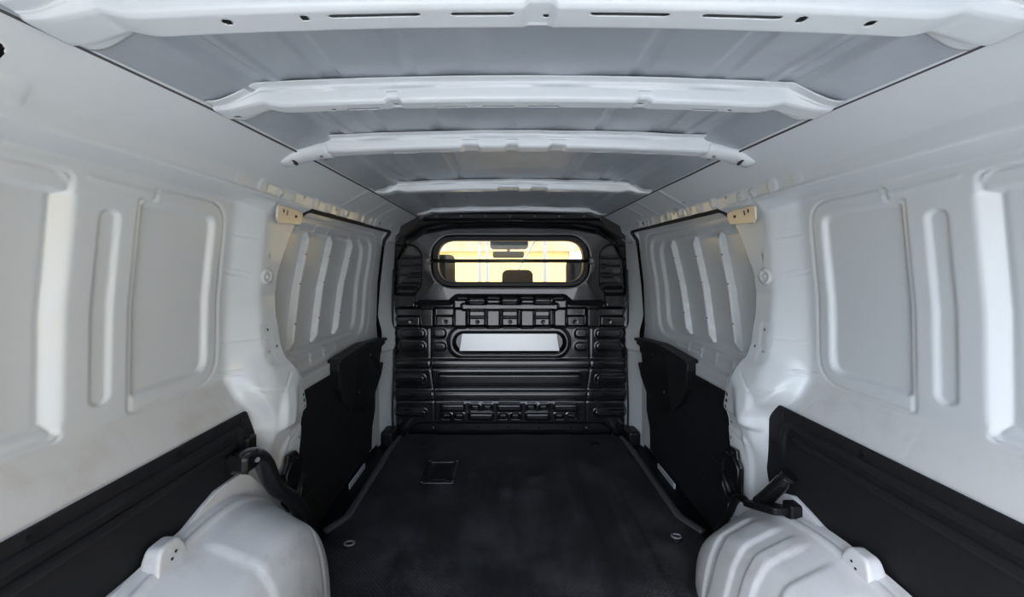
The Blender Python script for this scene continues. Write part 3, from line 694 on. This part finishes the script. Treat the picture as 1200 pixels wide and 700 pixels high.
# ================================================================== WHEEL ARCHES
def wheel_arch(s, label, Yc, a, b, x0_, ribs, brk, lip):
    root = tag(empty('wheel_arch', (s*.62, Yc, 0)), label, 'wheel arch', 'white wheel arches')
    sec = [(.705, .0), (.69, .004), (.66, .019), (.61, .045), (x0_+.065, .072), (x0_+.04, .12), (x0_+.022, .184), (x0_+.012, .22), (x0_+.004, .25), (x0_, .28), (x0_-.002, .33)]
    q = np.array(sec); k = np.linspace(0, len(sec)-1, 110); xs = np.interp(k, range(len(sec)), q[:, 0]); ins = np.interp(k, range(len(sec)), q[:, 1])
    xs = gsmooth(xs[:, None], 8, 0)[:, 0]; ins = gsmooth(ins[:, None], 8, 0)[:, 0]
    th = np.linspace(-.02, PI+.02, 220)
    T, K = np.meshgrid(th, np.arange(110), indexing='ij')
    e = 2/2.0
    af = np.where(np.cos(T) < 0, .62, a)     # long towards the rear
    aa = np.maximum(af-ins[K], .01); bb = np.maximum(b-ins[K], .01)
    cs, sn = np.cos(T), np.sin(T)
    Y = Yc+aa*np.sign(cs)*np.abs(cs)**e; Z = bb*np.sign(sn)*np.abs(sn)**e; X = s*xs[K]
    P = np.stack([X, Y, Z], 2); N = normals(P); N = N*np.where(N[:, :, 0:1]*s > 0, -1, 1)
    h = np.zeros_like(Y); kk = K/109.0
    for (ya, yb, amp, k0, k1) in ribs:
        h += amp*sm(Y, ya-.006, ya+.006)*(1-sm(Y, yb-.005, yb+.005))*sm(kk, k0, k0+.08)*(1-sm(kk, k1-.1, k1))
    h += .004*S(np.abs(kk-.15)-.02, .02)
    P = P+N*h[:, :, None]
    split_grid(P, np.zeros((219, 109), int), np.ones((219, 109), bool), {0: ('arch_shell', ARCHW)}, root, flip=(s < 0))
    o = MB().prism(rpoly(lip, .012, 3), lambda u, v, d: (s*(.712-d), u, v), 0, .012).build('arch_flange', ARCHW, root); bevel(o, .003, 2)
    # belt anchor tab
    y0, z0, z1 = brk
    pl = rpoly([(y0-.055, z0-.01), (y0-.03, z1-.02), (y0-.02, z1), (y0+.02, z1), (y0+.03, z1-.02), (y0+.05, z0-.01)], [.01, .02, .02, .02, .02, .01])
    o = MB().prism(pl, lambda u, v, d: (s*(.704-d*(1+.5*(z1-v)/.1)), u, v), 0, .032).build('anchor_tab', ARCHW, root); bevel(o, .009, 3)
    studs('anchor_hole', [((s*(.7035-.032*(1-.5*dv/.1)), y0+du, z1+dv), (-s, 0, 0), .0026, .0012, 8) for (du, dv) in ((.006, -.022), (-.004, -.03), (.004, -.045), (-.008, -.058))], SEALM, o)
    return root
wheel_arch(-1, 'smooth scuffed white wheel arch on the left, under the black duct', .85, .325, .385, .475,
           [(.79, .985, .006, .2, .62), (1.005, 1.2, .004, .2, .62)], (.735, .30, .402),
           [(-.03, .0), (-.03, .365), (.65, .368), (.74, .370), (.785, .374), (.845, .396), (.892, .410), (.97, .408), (1.01, .385), (1.06, .33), (1.11, .25), (1.17, .12), (1.18, .0)])
wheel_arch(1, 'white wheel arch with pressed ridges on the right, beside the corrugated cable', .80, .44, .335, .49,
           [(.72, .80, .006, .2, .97), (.86, .90, .006, .2, .97), (.94, 1.015, .006, .2, .97), (1.045, 1.3, .006, .2, .97)], (.77, .26, .356),
           [(-.03, .0), (-.03, .295), (.65, .30), (.72, .306), (.81, .317), (.893, .327), (.93, .337), (.98, .347), (1.01, .335), (1.06, .29), (1.12, .24), (1.2, .10), (1.22, .0)])

# ================================================================== DUCT, CONNECTOR, LATCHES
t = tag(empty('cable_duct', (-.66, 1.05, .35)), 'glossy black moulded duct snaking down over the left wheel arch', 'duct')
path = catmull([(-.690, .935, .455), (-.680, .97, .455), (-.670, 1.008, .425), (-.662, 1.035, .355), (-.655, 1.06, .315), (-.648, 1.085, .288), (-.640, 1.12, .24), (-.636, 1.155, .17), (-.638, 1.175, .11)], 5)
o = MB().tube(path, [(.030, .020)]*10+[(.029, .019)]*31, 12, flat=(1, 0, 0)).build('duct_body', GLOSSB, t, True)
o = MB().box(-.715, -.655, .925, .985, .425, .472).build('duct_head', GLOSSB, t); bevel(o, .012, 3)
o = MB().box(-.712, -.690, .985, 1.02, .43, .49).build('mounting_lug', BLACK, t); bevel(o, .005, 2)
MB().cyl((-.654, .962, .448), (1, -.5, 0), .006, .004, 10).build('duct_screw', GREYM, t)
t = tag(empty('cable_connector', (.67, 1.02, .3)), 'black plug housing with corrugated cable above the right wheel arch', 'connector')
o = MB().tube(catmull([(.664, 1.05, .285), (.672, 1.03, .315), (.684, .995, .37), (.690, .98, .395)], 4), [(.017, .019)]*10+[(.015, .017)]*3, 12, flat=(0, 1, 0)).build('plug_body', GLOSSB, t, True)
MB().cyl((.690, .980, .392), (.25, -.35, .9), .018, .010, 16).build('plug_cap', BLACK, t)
o = MB().prism(rpoly([(.635, .955), (.705, .955), (.705, 1.085), (.635, 1.085)], .015), lambda u, v, d: (u, v, .292-(v-1.0)*.42+d), 0, .018).build('base_plate', BLACK, t); bevel(o, .004, 2)
o = MB().box(.672, .705, .945, .978, .298, .340).build('retaining_clip', BLACK, t); bevel(o, .005, 2)
cp = catmull([(.655, 1.085, .262), (.66, 1.12, .258), (.665, 1.16, .235), (.668, 1.19, .18), (.655, 1.225, .10), (.64, 1.26, .02)], 12)
MB().tube(cp, [.011 if k % 2 else .0085 for k in range(len(cp))], 10).build('corrugated_hose', BLACK, t, True)
def latch(s, label, y0):
    t = tag(empty('door_striker', (s*.67, y0, .28)), label, 'door striker', 'black door strikers at the pillar feet')
    pl = rpoly([(y0-.03, .375), (y0+.015, .37), (y0+.05, .33), (y0+.052, .22), (y0+.02, .185), (y0-.02, .20), (y0-.05, .24), (y0-.052, .33), (y0-.035, .35)], .008)
    fx = lambda u, v, d: (s*(.684-d), u, v)
    o = MB().prism(pl, fx, 0, .012).build('striker_plate', GLOSSB, t); bevel(o, .003, 2)
    MB().tube([fx(*p, .013) for p in ((y0-.04, .24), (y0-.042, .32), (y0-.02, .345), (y0+.02, .345), (y0+.04, .31), (y0+.04, .23), (y0+.01, .20))], .004, 6).build('guide_rail', GLOSSB, t, True)
    o = MB().tube([fx(y0+.045, .28, .018), fx(y0-.01, .235, .018)], .008, 8).build('striker_arm', BLACK, t, True)
    studs('striker_bolt', [(fx(y0-.005, .355, .012), (-s, 0, 0), .009, .005, 12), (fx(y0+.005, .205, .012), (-s, 0, 0), .008, .005, 12)], BLACK, t)
latch(-1, 'black door striker low on the left pillar beside the duct', 1.165)
latch(1, 'black door striker low on the right pillar above the corrugated cable', 1.20)

# ================================================================== CAB AND OUTSIDE, SEEN THROUGH THE WINDOW
def seat(name, x, y, wd, zt, label, hw=.13, hh=.20, recess=False):
    t = tag(empty(name, (x, y, .0)), label, 'seat', 'seats in the cab')
    o = MB().box(x-wd/2, x+wd/2, y-.06, y+.06, -.05, zt-hh-.03).build('seat_back', FABRIC, t); bevel(o, .04, 4)
    o = MB().box(x-wd/2, x+wd/2, y+.05, y+.5, -.15, .02).build('seat_cushion', FABRIC, t); bevel(o, .04, 4)
    o = MB().box(x-hw, x+hw, y-.045, y+.045, zt-hh, zt).build('headrest', FABRIC, t); bevel(o, .04, 4)
    studs('headrest_post', [((x+e, y, zt-hh-.06), (0, 0, 1), .006, .07, 8) for e in (-.05, .05)], GREYM, t)
seat('cab_seat', -.47, 2.55, .42, 1.03, 'dark cab seat behind the left end of the window', .11, .28)
seat('cab_seat', .055, 2.6, .36, .93, 'low dark middle cab seat headrest behind the window', .105, .15)
seat('cab_seat', .49, 2.55, .42, 1.0, 'dark cab seat behind the right end of the window', .115, .26)
t = tag(empty('rear_view_mirror', (-.02, 3.2, 1.06)), 'black interior rear-view mirror seen through the bulkhead window', 'mirror')
o = MB().prism(rrect(-.13, .13, 1.03, 1.085, .02), lambda u, v, d: (u+.0, 3.2+d, v), 0, .035).build('mirror_housing', MIRM, t); bevel(o, .008, 2)
MB().tube([(.0, 3.22, 1.08), (.01, 3.25, 1.2), (.01, 3.25, 1.335)], .012, 8).build('mirror_stem', MIRM, t)
t = tag(empty('overhead_console', (0, 3.1, 1.1)), 'blue grey overhead console above the rear-view mirror in the cab', 'console')
o = MB().prism(rrect(-.15, .16, 1.10, 1.18, .03), lambda u, v, d: (u, 3.1+d, v), 0, .1).build('console_shell', VISOR, t); bevel(o, .01, 2)
MB().box(-.12, .13, 3.12, 3.18, 1.16, 1.335).build('console_stem', VISOR, t)
t = tag(empty('dashboard', (0, 3.3, .5)), 'dark dashboard at the front of the cab', 'dashboard')
o = MB().box(-.84, .84, 3.1, 3.6, .25, .72).build('dash_top', BLACK, t); bevel(o, .05, 3)
MB().box(-.86, .86, 2.24, 3.7, -.40, -.36).build('cab_floor', BLACK, t)
ground = tag(MB().box(-30, 30, -30, 30, -.60, -.55).build('ground', CONC), 'pale concrete yard outside the van', 'ground', kind='structure')
ow = tag(empty('building', (0, 7.0, -.55)), 'sunlit ochre yellow building seen through the cab window', 'building')
MB().box(-7, 7, 7.0, 7.3, -.55, 1.28).build('ochre_wall', OCHRE, ow)
MB().box(-7, 7, 6.95, 7.35, 1.28, 2.4).build('brown_fascia', BROWN, ow)
o = MB().box(1.15, 2.1, 6.9, 6.96, 1.0, 1.27).build('pale_sheet', PALE, ow)
rb = tag(empty('building', (9, -5, -.55)), 'unseen tan wall added behind the van on the right to bounce warm light', 'building')  # out of view; added to throw warm bounce light onto the left wall
MB().box(8, 8.4, -16, 4, -.55, 5.5).build('warm_bounce_wall', OCHRE, rb)
MB().box(7.8, 8.6, -16, 4, 5.5, 5.8).build('bounce_wall_cap', BROWN, rb)
fr = tag(empty('steel_frame', (-.4, 6.0, -.55)), 'light grey steel frame standing before the ochre building', 'frame')
for xx_ in (-1.55, -.42, -.30, .60): MB().box(xx_-.025, xx_+.025, 5.98, 6.03, -.55, 2.2).build('frame_post', GREYM, fr)
for (a, b) in (((-1.3, 1.3), (-.6, .55)), ((-1.5, 1.25), (-.9, .55)), ((.55, 1.6), (0, .6))):
    MB().tube([(a[0], 6.0, a[1]), (b[0], 6.0, b[1])], .016, 6).build('frame_brace', GREYM, fr)
MB().box(-1.55, .6, 5.98, 6.03, 2.15, 2.2).build('frame_beam', GREYM, fr)
